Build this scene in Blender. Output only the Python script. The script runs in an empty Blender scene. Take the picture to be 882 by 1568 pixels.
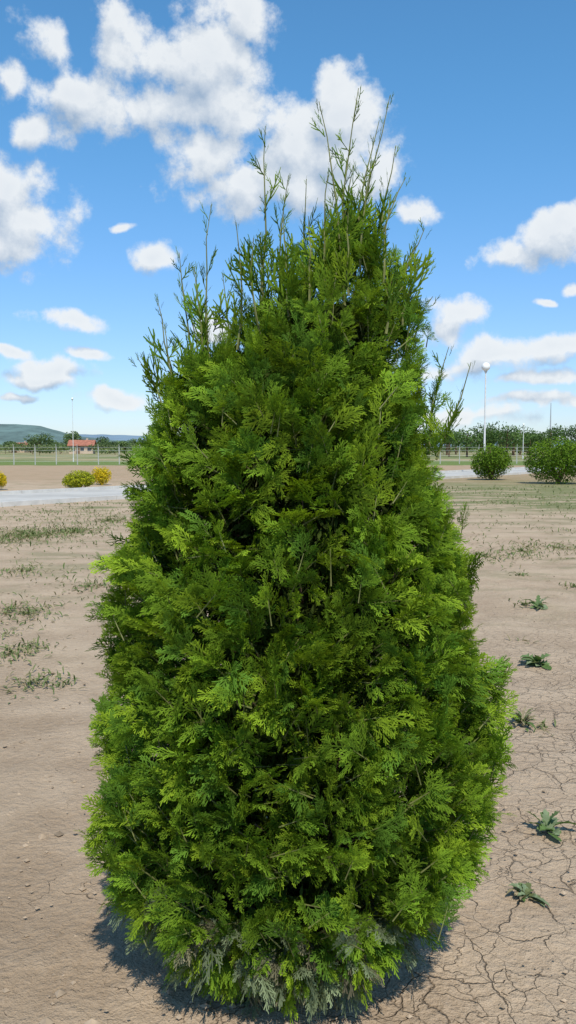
import bpy, math, random
import numpy as np
from mathutils import Vector, noise as mnoise

random.seed(7); rng = np.random.default_rng(7)
scene = bpy.context.scene
scene.view_settings.view_transform = 'Standard'
scene.view_settings.look = 'None'
scene.view_settings.exposure = 0
C = bpy.context.collection

# ------------------------------------------------------------ camera
PITCH = math.radians(4.34); CAMH = 1.6; F = 1305.0
cam = bpy.data.cameras.new("camera"); camo = bpy.data.objects.new("camera", cam); C.objects.link(camo)
camo.location = (0, 0, CAMH); camo.rotation_euler = (math.pi/2-PITCH, 0, 0)
cam.sensor_fit = 'VERTICAL'; cam.sensor_height = 24; cam.lens = 12/ (784/F)
cam.clip_end = 30000; cam.clip_start = 0.05
scene.camera = camo

# ------------------------------------------------------------ sun + world
EL = math.radians(55); AZ = math.radians(170)
sd = Vector((math.sin(AZ)*math.cos(EL), math.cos(AZ)*math.cos(EL), math.sin(EL)))
sun = bpy.data.lights.new("sun", 'SUN'); sun.energy = 4.8; sun.angle = math.radians(0.5); sun.color = (1, .94, .83)
suno = bpy.data.objects.new("sun", sun); C.objects.link(suno)
suno.rotation_euler = sd.to_track_quat('Z', 'Y').to_euler(); suno.location = (3, -4, 8)

world = bpy.data.worlds.new("World"); scene.world = world; world.use_nodes = True
wt = world.node_tree; wt.nodes.clear()
world.cycles.sampling_method = 'MANUAL'; world.cycles.sample_map_resolution = 256

class NB:
    def __init__(s, t): s.t = t
    def n(s, typ, **kw):
        nd = s.t.nodes.new(typ)
        for k, v in kw.items(): setattr(nd, k, v)
        return nd
    def lk(s, a, b): s.t.links.new(a, b)
    def put(s, sock, v):
        if isinstance(v, bpy.types.NodeSocket): s.lk(v, sock)
        else: sock.default_value = v
    def m(s, op, a, b=None, c=None, clamp=False):
        nd = s.n('ShaderNodeMath', operation=op); nd.use_clamp = clamp
        s.put(nd.inputs[0], a)
        if b is not None: s.put(nd.inputs[1], b)
        if c is not None: s.put(nd.inputs[2], c)
        return nd.outputs[0]
    def vm(s, op, a, b=None, c=None):
        nd = s.n('ShaderNodeVectorMath', operation=op)
        s.put(nd.inputs[0], a)
        if b is not None: s.put(nd.inputs[1], b)
        if c is not None: s.put(nd.inputs[2], c)
        return nd.outputs['Value'] if op in ('LENGTH', 'DOT_PRODUCT', 'DISTANCE') else nd.outputs[0]
    def noise(s, vec, scale, detail=5, rough=.55, dist=0.0):
        nd = s.n('ShaderNodeTexNoise'); nd.inputs['Scale'].default_value = scale
        nd.inputs['Detail'].default_value = detail; nd.inputs['Roughness'].default_value = rough
        nd.inputs['Distortion'].default_value = dist
        if vec is not None: s.lk(vec, nd.inputs['Vector'])
        return nd.outputs['Fac']
    def ss(s, v, a, b, lo=0.0, hi=1.0):
        nd = s.n('ShaderNodeMapRange'); nd.interpolation_type = 'SMOOTHSTEP'
        s.put(nd.inputs['Value'], v); nd.inputs['From Min'].default_value = a; nd.inputs['From Max'].default_value = b
        nd.inputs['To Min'].default_value = lo; nd.inputs['To Max'].default_value = hi
        return nd.outputs['Result']
    def mix(s, f, a, b, mode='MIX'):
        nd = s.n('ShaderNodeMix'); nd.data_type = 'RGBA'; nd.blend_type = mode
        s.put(nd.inputs['Factor'], f)
        def col(v): return v if isinstance(v, bpy.types.NodeSocket) else (tuple(v)+(1,) if len(v) == 3 else v)
        s.put(nd.inputs[6], col(a)); s.put(nd.inputs[7], col(b))
        return nd.outputs[2]

CL = [(80,75,44,48),(180,38,42,48),(205,100,70,60),(310,95,82,66),(385,32,34,34),(125,160,80,40),(50,195,36,24),(240,165,74,38),(335,165,54,34),
 (325,250,56,44),(445,225,72,52),(526,180,60,46),(450,280,118,40),(578,262,34,44),(380,292,70,30),(510,240,78,52),
 (20,300,58,46),(45,348,60,42),(5,372,50,30),(5,130,18,34),
 (242,402,34,20),(105,488,46,13),(85,568,50,20),(55,582,40,13),(135,540,22,10),(175,608,38,12),(640,320,26,18),(320,505,28,20),
 (790,388,60,22),(855,368,56,28),(695,482,44,28),(668,508,36,22),
 (760,545,120,20),(860,530,90,22),(700,560,70,18),(830,585,90,10),(720,632,90,12),(875,440,20,9),(20,540,26,10),(820,615,90,9),(828,455,16,6),(20,606,28,6),(200,350,16,7)]
g = bpy.data.node_groups.new("cloud_density", 'ShaderNodeTree')
g.interface.new_socket("Vector", in_out='INPUT', socket_type='NodeSocketVector')
g.interface.new_socket("Density", in_out='OUTPUT', socket_type='NodeSocketFloat')
G = NB(g); gi = G.n('NodeGroupInput'); go = G.n('NodeGroupOutput')
vec = gi.outputs[0]
wn = G.n('ShaderNodeTexNoise'); wn.inputs['Scale'].default_value = 12; wn.inputs['Detail'].default_value = 3
G.lk(vec, wn.inputs['Vector'])
warp = G.vm('MULTIPLY_ADD', G.vm('SUBTRACT', wn.outputs['Color'], (.5, .5, .5)), (.06, .0, .05), vec)
cur = None
sp, cp = math.sin(PITCH), math.cos(PITCH)
def direction(x, y):
    u = (x-441)/F; v = (784-y)/F
    d = Vector((u, cp+v*sp, -sp+v*cp)); return d.normalized()
extra = []
for i in range(7):
    a = math.radians(60+i*40); e = math.radians(random.uniform(8, 45))
    extra.append((Vector((math.sin(a)*math.cos(e), math.cos(a)*math.cos(e), math.sin(e))), random.uniform(.1, .22), random.uniform(.05, .1)))
blobs = []
for (x, y, a, b) in CL:
    d = direction(x, y); k = d.y*(1.38 if y < 400 else 1.25)
    if y > 500 and x > 640: k = d.y*1.45
    blobs.append((d, a/F*k, b/F*k))
blobs += extra
for d, a, b in blobs:
    S = Vector((1/a, 1/a, 1/b))
    ln = G.vm('LENGTH', G.vm('MULTIPLY_ADD', warp, tuple(S), tuple(-d*S)))
    cur = ln if cur is None else G.m('SMOOTH_MIN', cur, ln, .3)
base = G.m('SUBTRACT', 1.05, G.m('MINIMUM', cur, 2.5))
n1 = G.noise(vec, 15, 8, .64)
vor = G.n('ShaderNodeTexVoronoi'); vor.feature = 'F1'; vor.inputs['Scale'].default_value = 30
G.lk(warp, vor.inputs['Vector'])
dd = G.m('MULTIPLY_ADD', G.m('SUBTRACT', n1, .5), 2.6, base)
dd = G.m('MULTIPLY_ADD', G.m('SUBTRACT', .5, vor.outputs['Distance']), .55, dd)
G.lk(dd, go.inputs[0])

W = NB(wt)
tc = W.n('ShaderNodeTexCoord'); dirv = W.vm('NORMALIZE', tc.outputs['Generated'])
g1 = W.n('ShaderNodeGroup'); g1.node_tree = g; W.lk(dirv, g1.inputs[0])
g2 = W.n('ShaderNodeGroup'); g2.node_tree = g; W.lk(W.vm('ADD', dirv, (.008, 0, .022)), g2.inputs[0])
D0, D1 = g1.outputs[0], g2.outputs[0]
alpha = W.ss(D0, .0, .6)
lit = W.m('MULTIPLY_ADD', W.m('SUBTRACT', D0, D1), .9, .66, clamp=True)
thick = W.ss(D0, .3, 1.8, 0, .2)
lit = W.m('SUBTRACT', lit, thick, clamp=True)
sky = W.n('ShaderNodeTexSky'); sky.sky_type = 'NISHITA'; sky.sun_disc = False
sky.sun_elevation = EL; sky.sun_rotation = AZ; sky.altitude = 100; sky.air_density = 1.0; sky.dust_density = .3; sky.ozone_density = 1.6
STR = .12
sepz = W.n('ShaderNodeSeparateXYZ'); W.lk(dirv, sepz.inputs[0])
tint = W.mix(W.ss(sepz.outputs[2], -.02, .42), (.80, .93, 1.26), (.66, 1.22, 1.46))
skyc = W.vm('MULTIPLY', sky.outputs[0], tint)
ccol = W.mix(lit, tuple(v/STR for v in (.36, .47, .62)), tuple(v/STR for v in (.88, .91, .93)))
fin = W.mix(W.m('MULTIPLY', alpha, .94), skyc, ccol)
bg = W.n('ShaderNodeBackground'); bg.inputs['Strength'].default_value = STR; W.lk(fin, bg.inputs['Color'])
wo = W.n('ShaderNodeOutputWorld'); W.lk(bg.outputs[0], wo.inputs[0])

# ------------------------------------------------------------ materials
def newmat(name):
    m = bpy.data.materials.new(name); m.use_nodes = True
    b = NB(m.node_tree); p = m.node_tree.nodes['Principled BSDF']
    return m, b, p

def simple(name, col, rough=.8, var=.15, scale=8, metal=0, bump=0.0):
    m, b, p = newmat(name)
    tc = b.n('ShaderNodeTexCoord'); f = b.noise(tc.outputs['Object'], scale, 4, .6)
    c2 = tuple(max(0, c*(1-var*1.6)) for c in col); c1 = tuple(min(1, c*(1+var)) for c in col)
    b.lk(b.mix(b.ss(f, .3, .7), c2, c1), p.inputs['Base Color'])
    p.inputs['Roughness'].default_value = rough; p.inputs['Metallic'].default_value = metal
    if bump:
        bp = b.n('ShaderNodeBump'); bp.inputs['Distance'].default_value = bump; b.lk(f, bp.inputs['Height']); b.lk(bp.outputs[0], p.inputs['Normal'])
    return m

def leafmat(name, trans=.3):
    m = bpy.data.materials.new(name); m.use_nodes = True; b = NB(m.node_tree)
    m.node_tree.nodes.remove(m.node_tree.nodes['Principled BSDF'])
    at = b.n('ShaderNodeAttribute'); at.attribute_name = 'Col'
    df = b.n('ShaderNodeBsdfDiffuse'); b.lk(at.outputs['Color'], df.inputs['Color'])
    tr = b.n('ShaderNodeBsdfTranslucent'); b.lk(b.vm('MULTIPLY', at.outputs['Color'], (1.3, 1.3, .55)), tr.inputs['Color'])
    mx = b.n('ShaderNodeMixShader'); mx.inputs[0].default_value = trans
    b.lk(df.outputs[0], mx.inputs[1]); b.lk(tr.outputs[0], mx.inputs[2])
    b.lk(mx.outputs[0], m.node_tree.nodes['Material Output'].inputs[0])
    return m

M_thuja = leafmat("thuja_foliage", .33)
M_leaf = leafmat("leaf", .28)
M_weed = leafmat("weed_leaf", .25)
M_bark = simple("bark", (.13, .08, .045), .9, .3, 40, bump=.004)
M_conc = simple("pale_concrete", (.44, .42, .38), .9, .10, .6)
M_kerb = simple("kerb_stone", (.54, .52, .48), .85, .08, 3)
M_pole = simple("painted_pole", (.62, .63, .62), .5, .06, 5)
M_globe = simple("opal_globe", (.82, .82, .80), .25, .03, 3)
M_wall = simple("plaster_wall", (.45, .36, .27), .9, .12, 1)
M_roof = simple("clay_roof", (.34, .13, .08), .85, .2, 2)
M_glass = simple("window_glass", (.04, .05, .06), .2, .1, 1)
M_wood = simple("door_wood", (.15, .09, .05), .7, .1, 3)
M_fence = simple("concrete_post", (.45, .44, .41), .9, .1, 4)

# ------------------------------------------------------------ mesh helpers
def link(me, name, mat, parent=None):
    ob = bpy.data.objects.new(name, me); C.objects.link(ob)
    if mat is not None: me.materials.append(mat)
    if parent: ob.parent = parent
    return ob
def empty(name, loc=(0, 0, 0)):
    e = bpy.data.objects.new(name, None); e.location = loc; e.empty_display_size = .2; C.objects.link(e); return e
def quadmesh(name, quads, cols, mat, parent=None):
    N = len(quads)
    if cols.ndim == 2: cols = np.repeat(cols[:, None, :], 4, axis=1)
    me = bpy.data.meshes.new(name)
    me.vertices.add(N*4); me.vertices.foreach_set('co', np.ascontiguousarray(quads, dtype=np.float32).ravel())
    me.loops.add(N*4); me.loops.foreach_set('vertex_index', np.arange(N*4, dtype=np.int32))
    me.polygons.add(N); me.polygons.foreach_set('loop_start', np.arange(0, N*4, 4, dtype=np.int32))
    me.update(calc_edges=True)
    a = me.color_attributes.new('Col', 'FLOAT_COLOR', 'POINT')
    c4 = np.ones((N*4, 4), dtype=np.float32); c4[:, :3] = cols.reshape(-1, 3)
    a.data.foreach_set('color', c4.ravel())
    return link(me, name, mat, parent)
def tube_geo(pts, radii, sides=7):
    V, Fc = [], []
    pts = [Vector(p) for p in pts]
    for i, p in enumerate(pts):
        d = (pts[min(i+1, len(pts)-1)]-pts[max(i-1, 0)]).normalized()
        a = d.orthogonal().normalized() if abs(d.z) < .99 else Vector((1, 0, 0)); b = d.cross(a)
        for k in range(sides):
            t = 2*math.pi*k/sides; V.append(p+(a*math.cos(t)+b*math.sin(t))*radii[i])
    for i in range(len(pts)-1):
        for k in range(sides):
            k2 = (k+1) % sides
            Fc.append((i*sides+k, i*sides+k2, (i+1)*sides+k2, (i+1)*sides+k))
    Fc.append(tuple(range(sides))[::-1]); Fc.append(tuple((len(pts)-1)*sides+k for k in range(sides)))
    return V, Fc
class Acc:
    def __init__(s): s.V = []; s.F = []
    def add(s, V, Fc):
        o = len(s.V); s.V += [tuple(v) for v in V]; s.F += [tuple(i+o for i in f) for f in Fc]
    def tube(s, pts, radii, sides=7): s.add(*tube_geo(pts, radii, sides))
    def box(s, c, d, rot=0):
        cx, cy, cz = c; dx, dy, dz = d; cr, sr = math.cos(rot), math.sin(rot)
        V = []
        for z in (-1, 1):
            for (a, b) in ((-1, -1), (1, -1), (1, 1), (-1, 1)):
                x, y = a*dx/2, b*dy/2; V.append((cx+x*cr-y*sr, cy+x*sr+y*cr, cz+z*dz/2))
        s.add(V, [(3, 2, 1, 0), (4, 5, 6, 7), (0, 1, 5, 4), (1, 2, 6, 5), (2, 3, 7, 6), (3, 0, 4, 7)])
    def sphere(s, c, r, seg=20, rings=12):
        V = []; Fc = []
        for i in range(rings+1):
            p = math.pi*i/rings
            for k in range(seg):
                t = 2*math.pi*k/seg; V.append((c[0]+r*math.sin(p)*math.cos(t), c[1]+r*math.sin(p)*math.sin(t), c[2]+r*math.cos(p)))
        for i in range(rings):
            for k in range(seg):
                k2 = (k+1) % seg; Fc.append((i*seg+k, (i+1)*seg+k, (i+1)*seg+k2, i*seg+k2))
        s.add(V, Fc)
    def obj(s, name, mat, parent=None, smooth=False):
        me = bpy.data.meshes.new(name); me.from_pydata(s.V, [], s.F); me.update()
        if smooth: me.polygons.foreach_set('use_smooth', [True]*len(me.polygons))
        return link(me, name, mat, parent)

def nrm(a): return a/np.maximum(np.linalg.norm(a, axis=-1, keepdims=True), 1e-9)

# ------------------------------------------------------------ thuja frond templates
def strip(out, tv, p0, p1, w0, w1, t0, t1):
    p0 = np.array(p0); p1 = np.array(p1); d = p1-p0
    n = np.array([-d[1], d[0], 0]); n = n/(np.linalg.norm(n)+1e-9)
    out.append([p0-n*w0/2, p1-n*w1/2, p1+n*w1/2, p0+n*w0/2]); tv.append([t0, t1, t1, t0])
def frond_template(r, nb=9, lf=.56, subs=True, w=.040, amin=26, amax=42):
    q, tv = [], []
    bend = r.uniform(-.18, .18)
    def rp(t): return np.array([t, bend*t*t, 0])
    for i in range(3): strip(q, tv, rp(i/3), rp((i+1)/3), w-.004*i, (w-.004*i)*(.95 if i < 2 else .5), .35*i/3, .15+.6*(i+1)/3)
    for i in range(nb):
        t = .10+.76*i/nb+r.uniform(-.02, .02); side = 1 if i % 2 else -1
        L = (lf*(1-t)**.6*min(1, .6+t*2)+.08)*r.uniform(.65, 1.25)
        a = math.radians(r.uniform(amin, amax))*side
        p = rp(t); zt = r.uniform(-.4, .4)
        pts = [p]; ang = a; ns = 2
        for k in range(ns):
            pts.append(pts[-1]+L/ns*np.array([math.cos(ang), math.sin(ang), zt*(k*.4+.3)])); ang *= .62
        for k in range(ns): strip(q, tv, pts[k], pts[k+1], w*.95, w if k < ns-1 else w*.6, .25+.35*k, .6+.35*k)
        if not subs: continue
        nsub = 4 if L > .36 else (3 if L > .24 else 2)
        for k in range(nsub):
            s = (k+.8)/(nsub+.6); f = s*ns; ii = min(int(f), ns-1); pp = pts[ii]+(pts[ii+1]-pts[ii])*(f-ii)
            sg = side if k % 2 == 0 else -side
            aa = a*(1-.5*s)+sg*math.radians(r.uniform(20, 33)); l2 = (.09+.15*(1-s))*r.uniform(.7, 1.3)*(L/.4)**.35
            e = pp+l2*np.array([math.cos(aa), math.sin(aa), r.uniform(-.3, .3)])
            strip(q, tv, pp, e, w*.9, w*.6, .5+.2*s, 1.0)
    return np.array(q), np.array(tv)
prs = random.Random(3)
TEMPL = [frond_template(prs, prs.choice([7, 8, 9, 10])) for _ in range(16)]
NW = len(TEMPL)
TEMPL += [frond_template(prs, prs.choice([3, 4, 5]), .38, False, .05, 22, 40) for _ in range(8)]

class Fronds:
    def __init__(s): s.O = []; s.X = []; s.N = []; s.S = []; s.D = []; s.CA = []; s.CB = []; s.T = []
    def add(s, O, X, N, S, droop, ca, cb, narrow=False):
        s.O.append(O); s.X.append(X); s.N.append(N); s.S.append(S); s.D.append(droop); s.CA.append(ca); s.CB.append(cb)
        s.T.append(random.randrange(NW, len(TEMPL)) if narrow else random.randrange(NW))
    def build(s, name, mat, parent):
        O = np.array(s.O); X = nrm(np.array(s.X)); N = np.array(s.N); S = np.array(s.S); D = np.array(s.D)
        CA = np.array(s.CA); CB = np.array(s.CB); tid = np.array(s.T)
        Y = nrm(np.cross(N, X)); Z = np.cross(X, Y)
        Q, K = [], []
        for k, (T, tv) in enumerate(TEMPL):
            m = np.where(tid == k)[0]
            if not len(m): continue
            t = T[None].repeat(len(m), 0).copy()
            xx = t[..., 0]; d = D[m][:, None, None]
            t[..., 2] -= .12*np.abs(t[..., 1])
            P = O[m][:, None, None, :]+S[m][:, None, None, None]*(t[..., 0:1]*X[m][:, None, None, :]+t[..., 1:2]*Y[m][:, None, None, :]+t[..., 2:3]*Z[m][:, None, None, :])
            P[..., 2] -= (d*xx*xx)*S[m][:, None, None]
            f = tv[None, ..., None]
            col = CA[m][:, None, None, :]*(1-f)+CB[m][:, None, None, :]*f
            Q.append(P.reshape(-1, 4, 3)); K.append(col.reshape(-1, 4, 3))
        q = np.concatenate(Q); c = np.concatenate(K)
        q[..., 2] = np.maximum(q[..., 2], .006)
        return quadmesh(name, q, c, mat, parent)

# ------------------------------------------------------------ the thuja
TY = 2.58
Zt = np.array([0, .08, .153, .363, .57, .776, .978, 1.179, 1.377, 1.572, 1.67, 1.766, 1.861, 1.957, 2.05, 2.146, 2.24, 2.34])
Lt = np.array([-.30, -.38, -.455, -.55, -.565, -.54, -.555, -.545, -.475, -.44, -.41, -.36, -.26, -.15, -.06, .01, .10, .16])
Rt = np.array([.20, .28, .39, .55, .61, .62, .595, .57, .49, .42, .385, .38, .385, .395, .375, .33, .27, .21])
def prof(z):
    l = np.interp(z, Zt, Lt); r = np.interp(z, Zt, Rt); return (l+r)/2, (r-l)/2
tree = empty("thuja_tree", (0, TY, 0))
fr = Fronds(); twigs = Acc()
up = np.array([0, 0, 1.])
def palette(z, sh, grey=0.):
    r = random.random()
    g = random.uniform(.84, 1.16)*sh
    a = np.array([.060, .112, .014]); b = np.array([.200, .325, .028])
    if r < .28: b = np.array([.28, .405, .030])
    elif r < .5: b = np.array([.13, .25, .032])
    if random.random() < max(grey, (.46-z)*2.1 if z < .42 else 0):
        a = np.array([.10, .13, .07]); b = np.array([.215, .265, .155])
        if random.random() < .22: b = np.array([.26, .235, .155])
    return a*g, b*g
def rv(s=1.0): return rng.normal(0, s, 3)
def cluster(tip, d, L, n, col, size, droop=.15, pl=None):
    d = d/np.linalg.norm(d)
    N = rv() if pl is None else pl+rv(.4)
    N = N-d*np.dot(N, d); N /= np.linalg.norm(N)
    side = np.cross(N, d); base = tip-d*L
    a, b = col
    for i in range(n):
        t = (i+.3)/n; sg = 1 if i % 2 else -1
        ang = math.radians(random.uniform(22, 42)) if i < n-1 else 0
        p = base+d*L*t*.72; X = d*math.cos(ang)+side*math.sin(ang)*sg+rv(.12)
        s = size*random.uniform(.7, 1.25)*(1.1-.35*t if i < n-1 else 1)
        v = random.uniform(.8, 1.2)
        fr.add(p, X, N+rv(.35), s, droop+random.uniform(-.05, .15), a*v, b*v)
    twigs.tube([tuple(base-d*.03), tuple(base+d*L*.3), tuple(base+d*L*.5)], [.002, .0014, .0007], 4)

def lump(th, z):
    p = Vector((math.cos(th)*.9, math.sin(th)*.9, z*1.0))
    return .05*mnoise.noise(p*3.2)+.08*mnoise.noise(p*7.5+Vector((5, 5, 5)))
def shell(n, f0, f1, sh, size, nf, zmin=.02, zmax=2.2, grey=0.):
    k = 0
    while k < n:
        z = random.uniform(zmin, zmax)
        cx, r = prof(z)
        if random.random() > (r+.05)/.66: continue
        th = random.uniform(0, 2*math.pi); k += 1
        lm = lump(th, z)
        f = random.uniform(f0, f1)
        rr = max(.02, (r+lm-.012)*f)
        fy = .95 if z > .4 else .87+.2*z
        tip = np.array([cx+rr*math.cos(th), rr*fy*math.sin(th), z])
        out = np.array([math.cos(th), math.sin(th), 0])
        e = math.radians(random.gauss(40, 20))
        if z > 1.6: e = math.radians(random.gauss(62, 14))
        if z < .35: e = math.radians(random.gauss(-25+z*140, 22))
        tang = np.array([-math.sin(th), math.cos(th), 0])*random.gauss(0, .45)
        d = out*math.cos(e)+up*math.sin(e)+tang
        L = random.uniform(.06, .15)
        if z < .2: tip[2] = max(tip[2], .03)
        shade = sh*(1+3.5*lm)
        pl = None if random.random() < .35 else (out*random.uniform(.3, 1)+up*random.uniform(.0, .8))
        ts = 1 if z < 1.8 else max(.6, 1-(z-1.8)*1.3)
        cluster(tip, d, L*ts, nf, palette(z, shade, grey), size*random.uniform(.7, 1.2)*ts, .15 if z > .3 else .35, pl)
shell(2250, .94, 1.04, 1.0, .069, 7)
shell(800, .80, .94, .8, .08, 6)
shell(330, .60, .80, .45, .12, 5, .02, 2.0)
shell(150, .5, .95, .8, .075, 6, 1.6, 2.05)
shell(280, .80, 1.02, .9, .08, 6, .02, .32, .65)
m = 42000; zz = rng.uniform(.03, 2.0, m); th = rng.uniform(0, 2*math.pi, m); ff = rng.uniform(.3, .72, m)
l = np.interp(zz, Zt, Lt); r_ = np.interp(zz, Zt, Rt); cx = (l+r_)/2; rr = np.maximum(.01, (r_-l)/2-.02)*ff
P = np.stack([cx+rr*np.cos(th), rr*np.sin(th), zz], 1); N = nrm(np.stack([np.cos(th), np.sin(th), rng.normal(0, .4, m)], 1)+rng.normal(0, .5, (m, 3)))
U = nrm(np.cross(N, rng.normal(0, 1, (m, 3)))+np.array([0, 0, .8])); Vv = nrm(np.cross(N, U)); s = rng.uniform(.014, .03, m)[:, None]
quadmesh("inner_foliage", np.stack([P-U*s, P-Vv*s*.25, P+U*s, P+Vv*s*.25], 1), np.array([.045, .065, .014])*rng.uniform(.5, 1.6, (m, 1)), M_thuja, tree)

LD = [(.302,2.64,.17,2.05,.02),(.203,2.62,.165,2.10,-.04),(.087,2.58,.16,2.08,-.08),(-.063,2.52,-.074,2.0,-.05),(-.23,2.32,-.235,1.82,.0),
 (-.145,2.24,-.14,1.88,-.1),(-.33,2.185,-.28,1.75,.03),(-.38,2.04,-.32,1.68,-.06),(0,2.40,-.02,1.98,.02),(.055,2.415,.075,2.0,.08),(.11,2.36,.11,2.02,-.14),
 (.32,2.49,.24,2.12,.03),(.345,2.39,.25,2.10,-.05),(.41,2.25,.31,2.03,.0),(.29,2.31,.27,2.05,-.12),(-.455,1.87,-.36,1.64,0),(.25,2.47,.2,2.1,.1),
 (.495,1.91,.43,1.58,.05),(.54,1.85,.44,1.56,-.04),(-.08,2.26,-.08,1.95,.1),(.19,2.42,.17,2.1,-.02),(.235,2.38,.2,2.1,-.1),(.15,2.40,.15,2.05,.1),
 (-.27,2.12,-.24,1.75,-.08),(-.2,2.14,-.2,1.8,.1),(-.01,2.25,0,1.95,-.14),(.05,2.24,.06,2.0,-.16),(-.10,2.19,-.08,1.92,-.1),(.40,2.12,.33,1.95,-.08),(.43,2.05,.36,1.85,.02),(.17,2.3,.17,2.02,-.18),(.27,2.55,.2,2.12,-.02),(-.41,1.94,-.35,1.66,.05),(-.31,2.05,-.27,1.72,.1),(-.35,1.95,-.3,1.68,-.1),(.42,2.17,.34,1.98,.05)]
for i in range(34):
    z0 = random.uniform(1.72, 2.12); cx_, r = prof(z0); th_ = random.uniform(0, 2*math.pi); q = r*random.uniform(.2, .85)
    x0 = cx_+q*math.cos(th_); LD.append((x0+random.uniform(-.04, .05), z0+random.uniform(.08, .20), x0, z0-.05, q*math.sin(th_)))
for (xt, zt, xb, zb, dy) in LD:
    p0 = np.array([xb, dy, zb]); p1 = np.array([xt, dy+random.uniform(-.03, .03), zt]); H = zt-zb
    mid = (p0+p1)/2+np.array([random.uniform(-.03, .03)-.12*(xt-xb), random.uniform(-.02, .02), .01])
    Pf = lambda t: (1-t)**2*p0+2*t*(1-t)*mid+t*t*p1
    ts = [0, .2, .4, .6, .8, 1]
    twigs.tube([tuple(Pf(t)+rv(.003)) for t in ts], [.0040, .0034, .0028, .0022, .0016, .001], 5)
    n = int(H/.021)
    pa = random.uniform(0, math.pi)
    for k in range(n):
        t = .02+.96*(k+random.random()*.8)/n; p = Pf(t)
        if t > .3 and random.random() < .3: continue
        a = pa+math.pi*(k % 2)+random.gauss(0, .6); spread = random.uniform(.3, .85)
        d = np.array([math.cos(a)*spread, math.sin(a)*spread, 1.0])
        s = (.085*(1-t)**.9+.022)*random.choice([.5, .7, .9, 1.2, 1.6])
        ca, cb = palette(1.8, .9)
        fr.add(p, d, rv(), s, random.uniform(-.3, .15), ca, cb, t > .25 or random.random() < .4)
        if s > .06 and t > .25:
            dn = d/np.linalg.norm(d)
            for q_ in (.35, .6): fr.add(p+dn*s*q_, dn+rv(.35), rv(), s*.45, 0, ca, cb, True)
        if t < .25:
            fr.add(p+rv(.015), d+rv(.3), rv(), .075*random.uniform(.7, 1.2), 0, *palette(1.8, .9))
    fr.add(p1-np.array([0, 0, .03]), p1-mid, rv(), .04, 0, *palette(2, .9), True)

wood = Acc()
wood.tube([(0, 0, -.05), (.01, 0, .1), (.0, .01, .8), (.03, 0, 1.5), (.12, 0, 2.0), (.17, 0, 2.3)], [.05, .038, .03, .02, .011, .004], 10)
for i in range(150):
    z = random.uniform(.05, 1.8); cx_, r = prof(min(2.1, z+.2)); th_ = random.uniform(0, 2*math.pi); rr_ = r*random.uniform(.6, .8)
    bx = np.interp(z, [0, 1.5, 2], [0, .03, .12])
    e = (cx_+rr_*math.cos(th_), rr_*math.sin(th_), min(2.05, z+rr_*random.uniform(.3, .9)))
    wood.tube([(bx, 0, z), ((bx+e[0])/2+.02, e[1]/2, z+(e[2]-z)*.35), e], [.008, .005, .002], 5)
wood.obj("trunk_and_limbs", M_bark, tree, True)
twigs.obj("twigs", simple("green_twig", (.16, .17, .05), .7, .2, 30), tree)
fr.build("foliage_sprays", M_thuja, tree)

# ------------------------------------------------------------ ground
def gcoords(n, near, far, k):
    t = np.linspace(0, 1, n); return near*t+(far-near)*(np.exp(k*t)-1)/(math.exp(k)-1)
ys = np.concatenate([-gcoords(40, 1, 6000, 9)[::-1][:-1], gcoords(300, 6, 9000, 9.5)])
xp = gcoords(170, 3, 7000, 9.5); xs = np.concatenate([-xp[::-1][:-1], xp])
XX, YY = np.meshgrid(xs, ys); ZZ = np.zeros_like(XX)
for j in range(XX.shape[0]):
    for i in range(XX.shape[1]):
        x, y = XX[j, i], YY[j, i]; dd = math.hypot(x, y)
        if dd < 20:
            w = 1-max(0, (dd-12)/8)
            ZZ[j, i] = w*(.022*mnoise.noise(Vector((x*1.3, y*1.3, 0)))+.014*mnoise.noise(Vector((x*5, y*5, 3)))+.010*mnoise.noise(Vector((x*13, y*13, 3))))-.004
nx, ny = len(xs), len(ys)
V = np.stack([XX, YY, ZZ], -1).reshape(-1, 3)
idx = np.arange(nx*ny).reshape(ny, nx)
Fq = np.stack([idx[:-1, :-1], idx[:-1, 1:], idx[1:, 1:], idx[1:, :-1]], -1).reshape(-1, 4)
me = bpy.data.meshes.new("ground"); me.from_pydata(V.tolist(), [], Fq.tolist()); me.update()
me.polygons.foreach_set('use_smooth', [True]*len(me.polygons))
M_g, b, p = newmat("dry_soil")
tc = b.n('ShaderNodeTexCoord'); P = tc.outputs['Object']
sx = b.n('ShaderNodeSeparateXYZ'); b.lk(P, sx.inputs[0]); X_, Y_ = sx.outputs[0], sx.outputs[1]
big = b.noise(P, .35, 3, .6); med = b.noise(P, 1.7, 5, .6); fine = b.noise(P, 26, 5, .65); grit = b.noise(P, 140, 3, .7)
col = b.mix(b.ss(med, .3, .7), (.37, .272, .182), (.48, .368, .255))
col = b.mix(b.m('MULTIPLY', b.ss(fine, .35, .72), .4), col, (.54, .42, .30))
brn = b.m('MULTIPLY', b.ss(b.m('MULTIPLY_ADD', Y_, .30, b.m('MULTIPLY_ADD', X_, .55, b.m('MULTIPLY', med, 1.6))), 1.9, .5), .66)
col = b.mix(brn, col, (.25, .178, .112))
col = b.mix(b.m('MULTIPLY', b.ss(grit, .52, .72), .4), col, (.22, .155, .10))
wv = b.n('ShaderNodeTexNoise'); wv.inputs['Scale'].default_value = 6; wv.inputs['Detail'].default_value = 4; b.lk(P, wv.inputs['Vector'])
pw = b.vm('MULTIPLY_ADD', b.vm('SUBTRACT', wv.outputs['Color'], (.5, .5, .5)), (.24, .24, 0), P)
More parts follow.
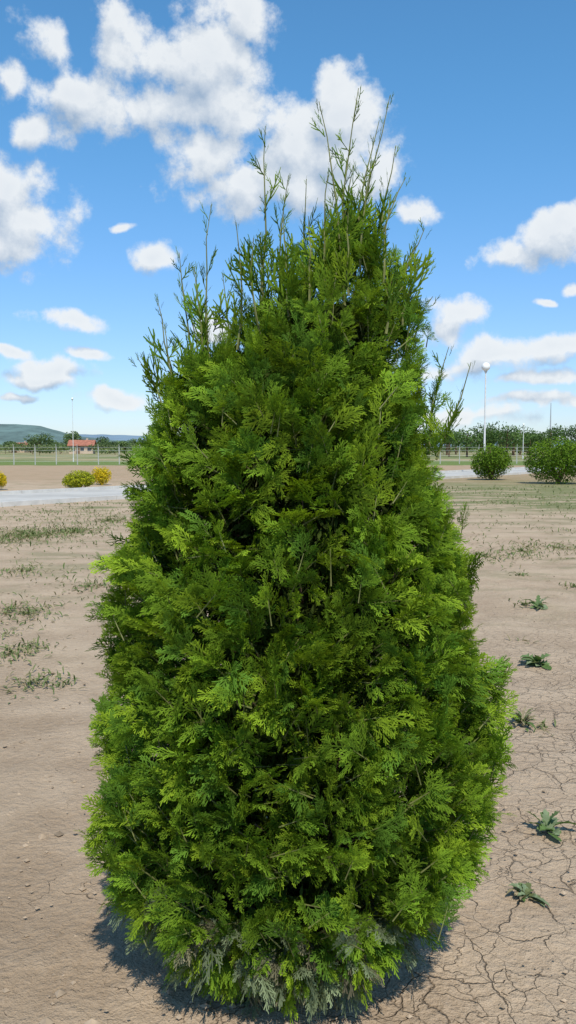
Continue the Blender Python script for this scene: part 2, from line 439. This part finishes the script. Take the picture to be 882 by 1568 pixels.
def crack(scale, w, seed, lo, hi):
    v = b.n('ShaderNodeTexVoronoi'); v.feature = 'DISTANCE_TO_EDGE'; v.voronoi_dimensions = '2D'; v.inputs['Scale'].default_value = scale
    b.lk(b.vm('ADD', pw, (seed, seed*2, 0)), v.inputs['Vector'])
    mask = b.m('MULTIPLY_ADD', X_, .09, b.noise(b.vm('ADD', P, (seed, 0, 0)), 1.9, 3, .65))
    width = b.m('MAXIMUM', b.m('MULTIPLY', b.ss(mask, lo, hi), w), .0001)
    return b.m('SUBTRACT', 1, b.m('DIVIDE', v.outputs['Distance'], width, clamp=True), clamp=True)
c1 = crack(4.6, .034, 1.3, .47, .74); c2 = crack(10.5, .055, 7.7, .47, .78)
cr = b.m('MAXIMUM', c1, b.m('MULTIPLY', c2, .7))
nearm = b.ss(Y_, 11, 3.5)
cr = b.m('MULTIPLY', cr, nearm)
col = b.mix(b.m('MULTIPLY', cr, .65), col, (.10, .068, .042))
wn_ = b.noise(b.vm('MULTIPLY', P, (.5, 1.2, 1)), .9, 6, .7)
m1 = b.m('MULTIPLY', b.ss(wn_, .50, .62), b.ss(Y_, 5, 12))
col = b.mix(b.m('MULTIPLY', m1, .5), col, (.19, .19, .09))
strip_r = b.m('MULTIPLY', b.ss(Y_, 19, 23), b.ss(b.m('ADD', wn_, b.m('MULTIPLY', X_, .012)), .46, .62))
col = b.mix(b.m('MULTIPLY', strip_r, b.ss(Y_, 60, 34, 0, .75)), col, (.13, .16, .05))
beyond = b.m('ADD', Y_, b.m('MULTIPLY', b.m('SUBTRACT', big, .5), 8))
cf = b.mix(b.ss(b.noise(P, .05, 5, .6), .4, .6), (.16, .19, .07), (.34, .28, .16))
col = b.mix(b.ss(beyond, 34, 44, 0, .5), col, (.33, .22, .125))
col = b.mix(b.ss(beyond, 74, 78), col, (.14, .19, .05))
col = b.mix(b.ss(beyond, 92, 100), col, cf)
b.lk(col, p.inputs['Base Color']); p.inputs['Roughness'].default_value = .95; p.inputs['Specular IOR Level'].default_value = .15
h = b.m('ADD', b.m('MULTIPLY', cr, -.010), b.m('ADD', b.m('MULTIPLY', fine, .028), b.m('ADD', b.m('MULTIPLY', grit, .007), b.m('MULTIPLY', med, .045))))
bp = b.n('ShaderNodeBump'); bp.inputs['Distance'].default_value = 1.0; bp.inputs['Strength'].default_value = .95
b.lk(h, bp.inputs['Height']); b.lk(bp.outputs[0], p.inputs['Normal'])
link(me, "ground", M_g)

# ------------------------------------------------------------ road with kerbs
road = empty("road")
na = np.array([-7.7, 22.9]); nb_ = np.array([14.0, 50.9]); dr = (nb_-na)/np.linalg.norm(nb_-na); pr = np.array([-dr[1], dr[0]])
a0 = na-dr*40; a1 = na+dr*200; wd = 5.0
def slab(name, o0, o1, h0, h1, mat):
    A = Acc(); nseg = 60
    for i in range(nseg):
        s, e = a0+(a1-a0)*i/nseg, a0+(a1-a0)*(i+1)/nseg
        g = dr*.006
        q = [s+g+pr*o0, e-g+pr*o0, e-g+pr*o1, s+g+pr*o1]
        A.add([(v[0], v[1], h0) for v in q]+[(v[0], v[1], h1) for v in q], [(4, 5, 6, 7), (0, 1, 5, 4), (2, 3, 7, 6), (1, 2, 6, 5), (3, 0, 4, 7)])
    A.obj(name, mat, road)
slab("surface", .153, wd-.153, -.05, .03, M_conc)
slab("kerb_near", 0, .15, -.05, .13, M_kerb)
slab("kerb_far", wd-.15, wd, -.05, .13, M_kerb)

# ------------------------------------------------------------ leafy masses
def leafmass(ell, n, size, ca, cb, flat=0):
    Q, K = [], []
    tot = sum(e[3]*e[5]+e[3]*e[4] for e in ell)
    for (cx, cy, cz, a, bb, c) in ell:
        m = int(n*(a*c+a*bb)/tot)
        d = nrm(rng.normal(0, 1, (m, 3)))
        lum = np.array([mnoise.noise(Vector((d[i, 0]*2.6+cx, d[i, 1]*2.6+cy, d[i, 2]*2.6)))+.6*mnoise.noise(Vector((d[i, 0]*6+cx, d[i, 1]*6, d[i, 2]*6))) for i in range(m)])
        rad = (1+.22*lum)*(1-.35*rng.random(m)**2.2)
        P = np.array([cx, cy, cz])+d*rad[:, None]*np.array([a, bb, c])
        keep = P[:, 2] > .02; P = P[keep]; d_ = d[keep]; lu = lum[keep]; m = len(P)
        N = nrm(d_+rng.normal(0, .7, (m, 3))); U = nrm(np.cross(N, rng.normal(0, 1, (m, 3)))); Vv = np.cross(N, U)
        s = size*rng.uniform(.6, 1.3, m)[:, None]
        Q.append(np.stack([P-U*s, P-Vv*s*.5, P+U*s, P+Vv*s*.5], 1))
        f = np.clip(.5+lu*.9+rng.normal(0, .25, m), 0, 1)[:, None]
        K.append(np.array(ca)*(1-f)+np.array(cb)*f)
    return np.concatenate(Q), np.concatenate(K)
def bush(name, x, y, w, h, ca, cb, n=9000, size=.04):
    e = empty(name, (x, y, 0)); ell = [(0, 0, h*.48, w*.46, w*.46, h*.5)]
    for i in range(6):
        a = i*1.05+random.random(); ell.append((math.cos(a)*w*.24, math.sin(a)*w*.24, h*random.uniform(.35, .62), w*.27, w*.27, h*.34))
    q, c = leafmass(ell, n, size, ca, cb); quadmesh("foliage", q, c, M_leaf, e)
    A = Acc()
    for i in range(7):
        a = i*.9; A.tube([(0, 0, -.05), (math.cos(a)*w*.1, math.sin(a)*w*.1, h*.3), (math.cos(a)*w*.3, math.sin(a)*w*.3, h*.75)], [.04, .03, .01], 6)
    A.obj("stems", M_bark, e)
bush("round_bush", 10.0, 42, 2.0, 1.75, (.045, .095, .012), (.15, .25, .025), 9000, .045)
bush("round_bush", 11.9, 37.5, 2.9, 2.05, (.045, .095, .012), (.15, .25, .025), 14000, .045)
bush("golden_shrub", -8.1, 33, 1.25, .72, (.15, .19, .02), (.42, .43, .03), 5000, .035)
bush("golden_shrub", -7.95, 36.3, .85, .8, (.35, .33, .02), (.75, .55, .03), 3500, .03)
bush("golden_shrub", -10.95, 32, .8, .75, (.35, .33, .02), (.75, .55, .03), 3500, .03)

def treemass(name, items, ca, cb, size, per):
    e = empty(name); Q, K = [], []; A = Acc()
    for (x, y, h, w) in items:
        ell = []
        for i in range(6):
            a = random.uniform(0, 6.28); ell.append((x+math.cos(a)*w*.25, y+math.sin(a)*w*.25, h*random.uniform(.45, .78), w*random.uniform(.22, .36), w*.3, h*random.uniform(.18, .26)))
        q, c = leafmass(ell, per, size, ca, cb); v = random.uniform(.75, 1.25); Q.append(q); K.append(c*v)
        A.tube([(x, y, -.1), (x, y, h*.45), (x+.1, y, h*.8)], [h*.035, h*.025, h*.01], 7)
        for i in range(4):
            a = i*1.6; A.tube([(x, y, h*.3), (x+math.cos(a)*w*.25, y+math.sin(a)*w*.25, h*.62)], [h*.014, h*.006], 5)
    quadmesh("crowns", np.concatenate(Q), np.concatenate(K), M_leaf, e); A.obj("trunks", M_bark, e)
items = []
for i in range(60):
    px = random.uniform(640, 1250); y = random.uniform(140, 190)
    h = random.uniform(4.2, 6.2)+(1.2 if 740 < px < 800 else 0); items.append(((px-441)/F*y, y, h*y/160, random.uniform(4, 7)))
treemass("distant_trees", items, (.045, .085, .03), (.12, .19, .06), .20, 900)
items = []
for px, h, w in [(62, 6, 8), (48, 4.5, 6), (78, 4.3, 6), (110, 6.6, 5), (116, 5.5, 5), (155, 5, 5), (168, 4, 6), (205, 4.6, 6), (182, 3.5, 6), (15, 3.6, 7), (140, 3.2, 5), (-30, 5, 8), (-80, 5, 8), (235, 4.6, 7), (270, 5, 7), (300, 4.6, 7), (95, 3.2, 6), (192, 3.6, 5), (340, 4, 7), (400, 5, 8), (470, 4, 8), (540, 5, 8), (600, 5, 8)]:
    y = random.uniform(225, 270); items.append(((px-441)/F*y, y, h, w))
treemass("distant_trees", items, (.06, .10, .05), (.14, .20, .08), .3, 700)
items = [((px-441)/F*(y:=random.uniform(170, 330)), y, random.uniform(1.4, 3.0), random.uniform(5, 10)) for px in np.linspace(-200, 1150, 130)]
treemass("distant_scrub", items, (.08, .12, .06), (.18, .22, .09), .3, 300)

# ------------------------------------------------------------ hills
def hill(name, pts, y, mat, depth=900):
    V, Fc = [], []; n = len(pts)
    for (x, h) in pts:
        V += [(x, y-depth*.5, -2), (x, y-depth*.22, h*.55), (x, y, h), (x, y+depth*.5, -2)]
    for i in range(n-1):
        for k in range(3): o = i*4+k; Fc.append((o, o+4, o+5, o+1))
    me = bpy.data.meshes.new(name); me.from_pydata(V, [], Fc); me.update(); me.polygons.foreach_set('use_smooth', [True]*len(me.polygons)); link(me, name, mat)
def hpts(ctrl, y):
    xs_ = np.arange(ctrl[0][0], ctrl[-1][0], 6.); out = []
    for px in xs_:
        yy = np.interp(px, [c[0] for c in ctrl], [c[1] for c in ctrl]); h = CAMH+(685-yy)/F*y
        out.append(((px-441)/F*y, h+2.5*mnoise.noise(Vector((px*.06, y, 0)))))
    return out
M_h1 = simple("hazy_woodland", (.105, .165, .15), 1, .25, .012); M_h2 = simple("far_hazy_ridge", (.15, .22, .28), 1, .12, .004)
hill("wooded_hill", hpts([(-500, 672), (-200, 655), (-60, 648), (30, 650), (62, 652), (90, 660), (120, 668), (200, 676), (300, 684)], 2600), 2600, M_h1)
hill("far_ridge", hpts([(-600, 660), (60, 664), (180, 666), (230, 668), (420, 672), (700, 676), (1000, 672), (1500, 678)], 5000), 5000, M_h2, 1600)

# ------------------------------------------------------------ lamps, posts
def lamp(x, y, h, R=.2, k=1.0):
    e = empty("street_lamp", (x, y, 0)); A = Acc()
    A.tube([(0, 0, -.05), (0, 0, .35)], [.11*k, .10*k], 14); A.tube([(0, 0, .35), (0, 0, .42), (0, 0, h-.5)], [.10*k, .065*k, .042*k], 12)
    A.tube([(0, 0, h-.5), (0, 0, h-.42), (0, 0, h-.36)], [.06*k, .09*k, .11*k], 12)
    A.obj("pole", M_pole, e, False); B = Acc(); B.sphere((0, 0, h-.36+R*.9), R); B.obj("globe", M_globe, e, True)
lamp((741-441)/F*52, 52, CAMH+(685-560)/F*52, .26)
lamp((113-441)/F*95, 95, CAMH+(685-608)/F*95, .13, .6)
lamp((800-441)/F*120, 120, CAMH+(685-648)/F*120, .15, .9)
M = Acc(); yy = 320; x = (841-441)/F*yy
M.tube([(x, yy, 0), (x, yy, 9), (x, yy, CAMH+(685-618)/F*yy)], [.35, .25, .12], 8); M.obj("radio_mast", simple("weathered_steel", (.34, .36, .38), .7), None)

fe = empty("wire_fence"); A = Acc(); B = Acc(); L = []
for i in range(70):
    x = -48+i*1.9; y = 78+.10*(x+30); L.append((x, y))
    A.tube([(x, y, -.1), (x, y, 1.55), (x+.0, y-.12, 1.85)], [.05, .045, .04], 4)
for zz in (.3, .8, 1.3, 1.6): B.tube([(L[0][0], L[0][1], zz), (L[-1][0], L[-1][1], zz)], [.008, .008], 4)
A.obj("posts", M_fence, fe); B.obj("wires", M_pole, fe)

def house(x, y, w, d, h, rh, rot):
    e = empty("village_house", (x, y, 0)); e.rotation_euler[2] = rot
    A = Acc(); A.box((0, 0, h/2), (w, d, h)); 
    A.add([(-w/2, -d/2, h), (-w/2, d/2, h), (-w/2, 0, h+rh), (w/2, -d/2, h), (w/2, d/2, h), (w/2, 0, h+rh)], [(0, 1, 2), (4, 3, 5)]); A.obj("walls", M_wall, e)
    R = Acc(); ov = .4; t = .12
    for s in (-1, 1):
        q = [(-w/2-ov, s*(d/2+ov), h-rh*ov/(d/2)+.03), (w/2+ov, s*(d/2+ov), h-rh*ov/(d/2)+.03), (w/2+ov, 0, h+rh+.03), (-w/2-ov, 0, h+rh+.03)]
        R.add(q+[(a, b_, c+t) for a, b_, c in q], [(0, 1, 2, 3), (4, 5, 6, 7), (0, 1, 5, 4), (1, 2, 6, 5), (3, 0, 4, 7)])
    R.obj("roof", M_roof, e)
    Wd = Acc()
    for xx in (-w*.33, w*.05, w*.35): Wd.box((xx, -d/2-.01, h*.58), (.9, .06, 1.0))
    Wd.obj("windows", M_glass, e); Dd = Acc(); Dd.box((-w*.13, -d/2-.02, 1.0), (.9, .06, 2.0)); Dd.obj("door", M_wood, e)
    K = Acc(); K.box((w*.2, d*.15, h+rh), (.5, .5, 1.2)); K.obj("chimney", M_wall, e)
house((127-441)/F*215, 215, 5.8, 5, 2.1, 1.2, .1)
house((34-441)/F*260, 260, 4.5, 5, 1.8, 1.1, -.2)

# ------------------------------------------------------------ weeds
def leafstrip(Q, K, base, az, L, w, el0, curl, col, seg=5, lobes=.0, rnd=random):
    d = np.array([math.cos(az), math.sin(az), 0]); sd_ = np.array([-d[1], d[0], 0]); p = np.array(base, float); e = el0; pv = None
    tw = rnd.uniform(-.3, .3); turn = rnd.uniform(-.12, .12)
    for i in range(seg+1):
        t = i/seg; ww = w*math.sin(math.pi*min(1, .12+t*.86))**.8*(1+lobes*(1 if i % 2 else -1)); 
        if i == seg: ww = .0005
        a = p-sd_*ww/2+np.array([0, 0, ww*(.18+tw)]); b2 = p+sd_*ww/2+np.array([0, 0, ww*(.18-tw)]); cc = p.copy()
        if pv is not None:
            Q.append([pv[0], pv[2], cc, a]); Q.append([pv[2], pv[1], b2, cc]); f = rnd.uniform(.85, 1.15)
            K.append(np.array(col)*f); K.append(np.array(col)*f*.93)
        pv = (a, b2, cc); p = p+(d*math.cos(e)+up*math.sin(e))*L/seg; e -= curl/seg
        d = d*math.cos(turn)+sd_*math.sin(turn); sd_ = np.array([-d[1], d[0], 0])
        if p[2] < .006: p[2] = .006
def rosette(name, x, y, R, n, cols, w=.3, dead=.0):
    Q, K = [], []
    for i in range(n):
        az = 2*math.pi*i/n+random.uniform(-.6, .6); c = random.choice(cols)
        leafstrip(Q, K, (random.uniform(-.02, .02), random.uniform(-.02, .02), .004), az, R*random.uniform(.35, 1.15), R*w*random.uniform(.7, 1.2), math.radians(random.uniform(5, 80)), math.radians(random.uniform(30, 120)), c, 9, random.uniform(.1, .4))
    ob = quadmesh(name, np.array(Q), np.array(K), M_weed); ob.location = (x, y, 0)
GR = [(.11, .18, .06), (.14, .21, .09), (.20, .26, .15)]; DR = [(.26, .23, .14), (.15, .18, .08), (.31, .26, .17)]
rosette("weed_plant", 1.83, 6.15, .17, 18, GR, .36)
rosette("weed_plant", 1.09, 3.45, .12, 14, GR, .34)
rosette("weed_plant", .85, 2.93, .09, 20, DR+GR, .24)
rosette("weed_plant", 1.36, 4.85, .13, 40, DR+[GR[0]], .13)
rosette("weed_plant", 2.5, 8.4, .2, 22, GR+DR, .2)

Q, K = [], []
def tuft(x, y, n, h, spread, cols):
    for i in range(n):
        a = random.uniform(0, 6.28); rr = spread*abs(random.gauss(0, .6))
        leafstrip(Q, K, (x+rr*math.cos(a), y+rr*math.sin(a)*1.6, .0), random.uniform(0, 6.28), h*random.uniform(.3, 1.1), random.uniform(.006, .013)*(1+y*.06), math.radians(random.uniform(10, 75)), math.radians(random.uniform(20, 110)), random.choice(cols), 3)
GC = [(.12, .17, .06), (.15, .19, .08), (.27, .24, .14), (.19, .21, .10)]
for (x, y, s, n) in [(-2.5, 8.1, .5, 190), (-2.75, 8.3, .45, 150), (-2.15, 6.5, .28, 140), (-2.0, 6.7, .2, 60), (-1.75, 5.7, .26, 120), (-1.5, 5.65, .15, 35), (-2.3, 9.7, .5, 130), (-2.05, 9.6, .4, 90), (-4.7, 15.5, 1.3, 1400), (-5.4, 14.5, 1.1, 1000), (-4.1, 16.2, .8, 400), (-2.4, 7.2, .25, 35), (-3.4, 11, .5, 130), (-3.9, 18.5, .9, 300),
                     (2.4, 8.6, .15, 30), (1.45, 4.75, .1, 20), (3.6, 13, .6, 220), (2.9, 12.5, .5, 150), (4.3, 13.5, .6, 160), (3.3, 9.7, .25, 50), (1.95, 6.9, .1, 8), (2.9, 10.6, .2, 35)]:
    tuft(x, y, n, .06+.0035*y, s, GC)
k = 0
while k < 900:
    y = 10+25*random.random()**.7; x = random.uniform(-.5, .5)*y*1.0
    if mnoise.noise(Vector((x*.45, y*.6, 0))) < .12 and random.random() > .08: continue
    s = (y-na[1])*dr[0]-(x-na[0])*dr[1]
    if s > -.3: continue
    k += 1; tuft(x, y, 7, .05+.0028*y, .2+.025*y, GC)
quadmesh("grass_weeds", np.array(Q), np.array(K), M_weed)

A = Acc()
for i in range(2200):
    y = 1.6+9*random.random()**1.6; x = random.uniform(-.45, .45)*y; r = random.choice([.003, .004, .005, .006, .011])*random.uniform(.7, 1.4)*(1.3 if x < 0 else .8)
    V = []
    for (a, b_, c) in [(1, 0, 0), (-1, 0, 0), (0, 1, 0), (0, -1, 0), (0, 0, 1), (0, 0, -1)]:
        V.append((x+a*r*random.uniform(.7, 1.4), y+b_*r*random.uniform(.7, 1.4), .002+c*r*random.uniform(.5, .9)))
    A.add(V, [(0, 2, 4), (2, 1, 4), (1, 3, 4), (3, 0, 4), (2, 0, 5), (1, 2, 5), (3, 1, 5), (0, 3, 5)])
A.obj("soil_clods", simple("soil_clod", (.34, .26, .18), 1, .3, 9))
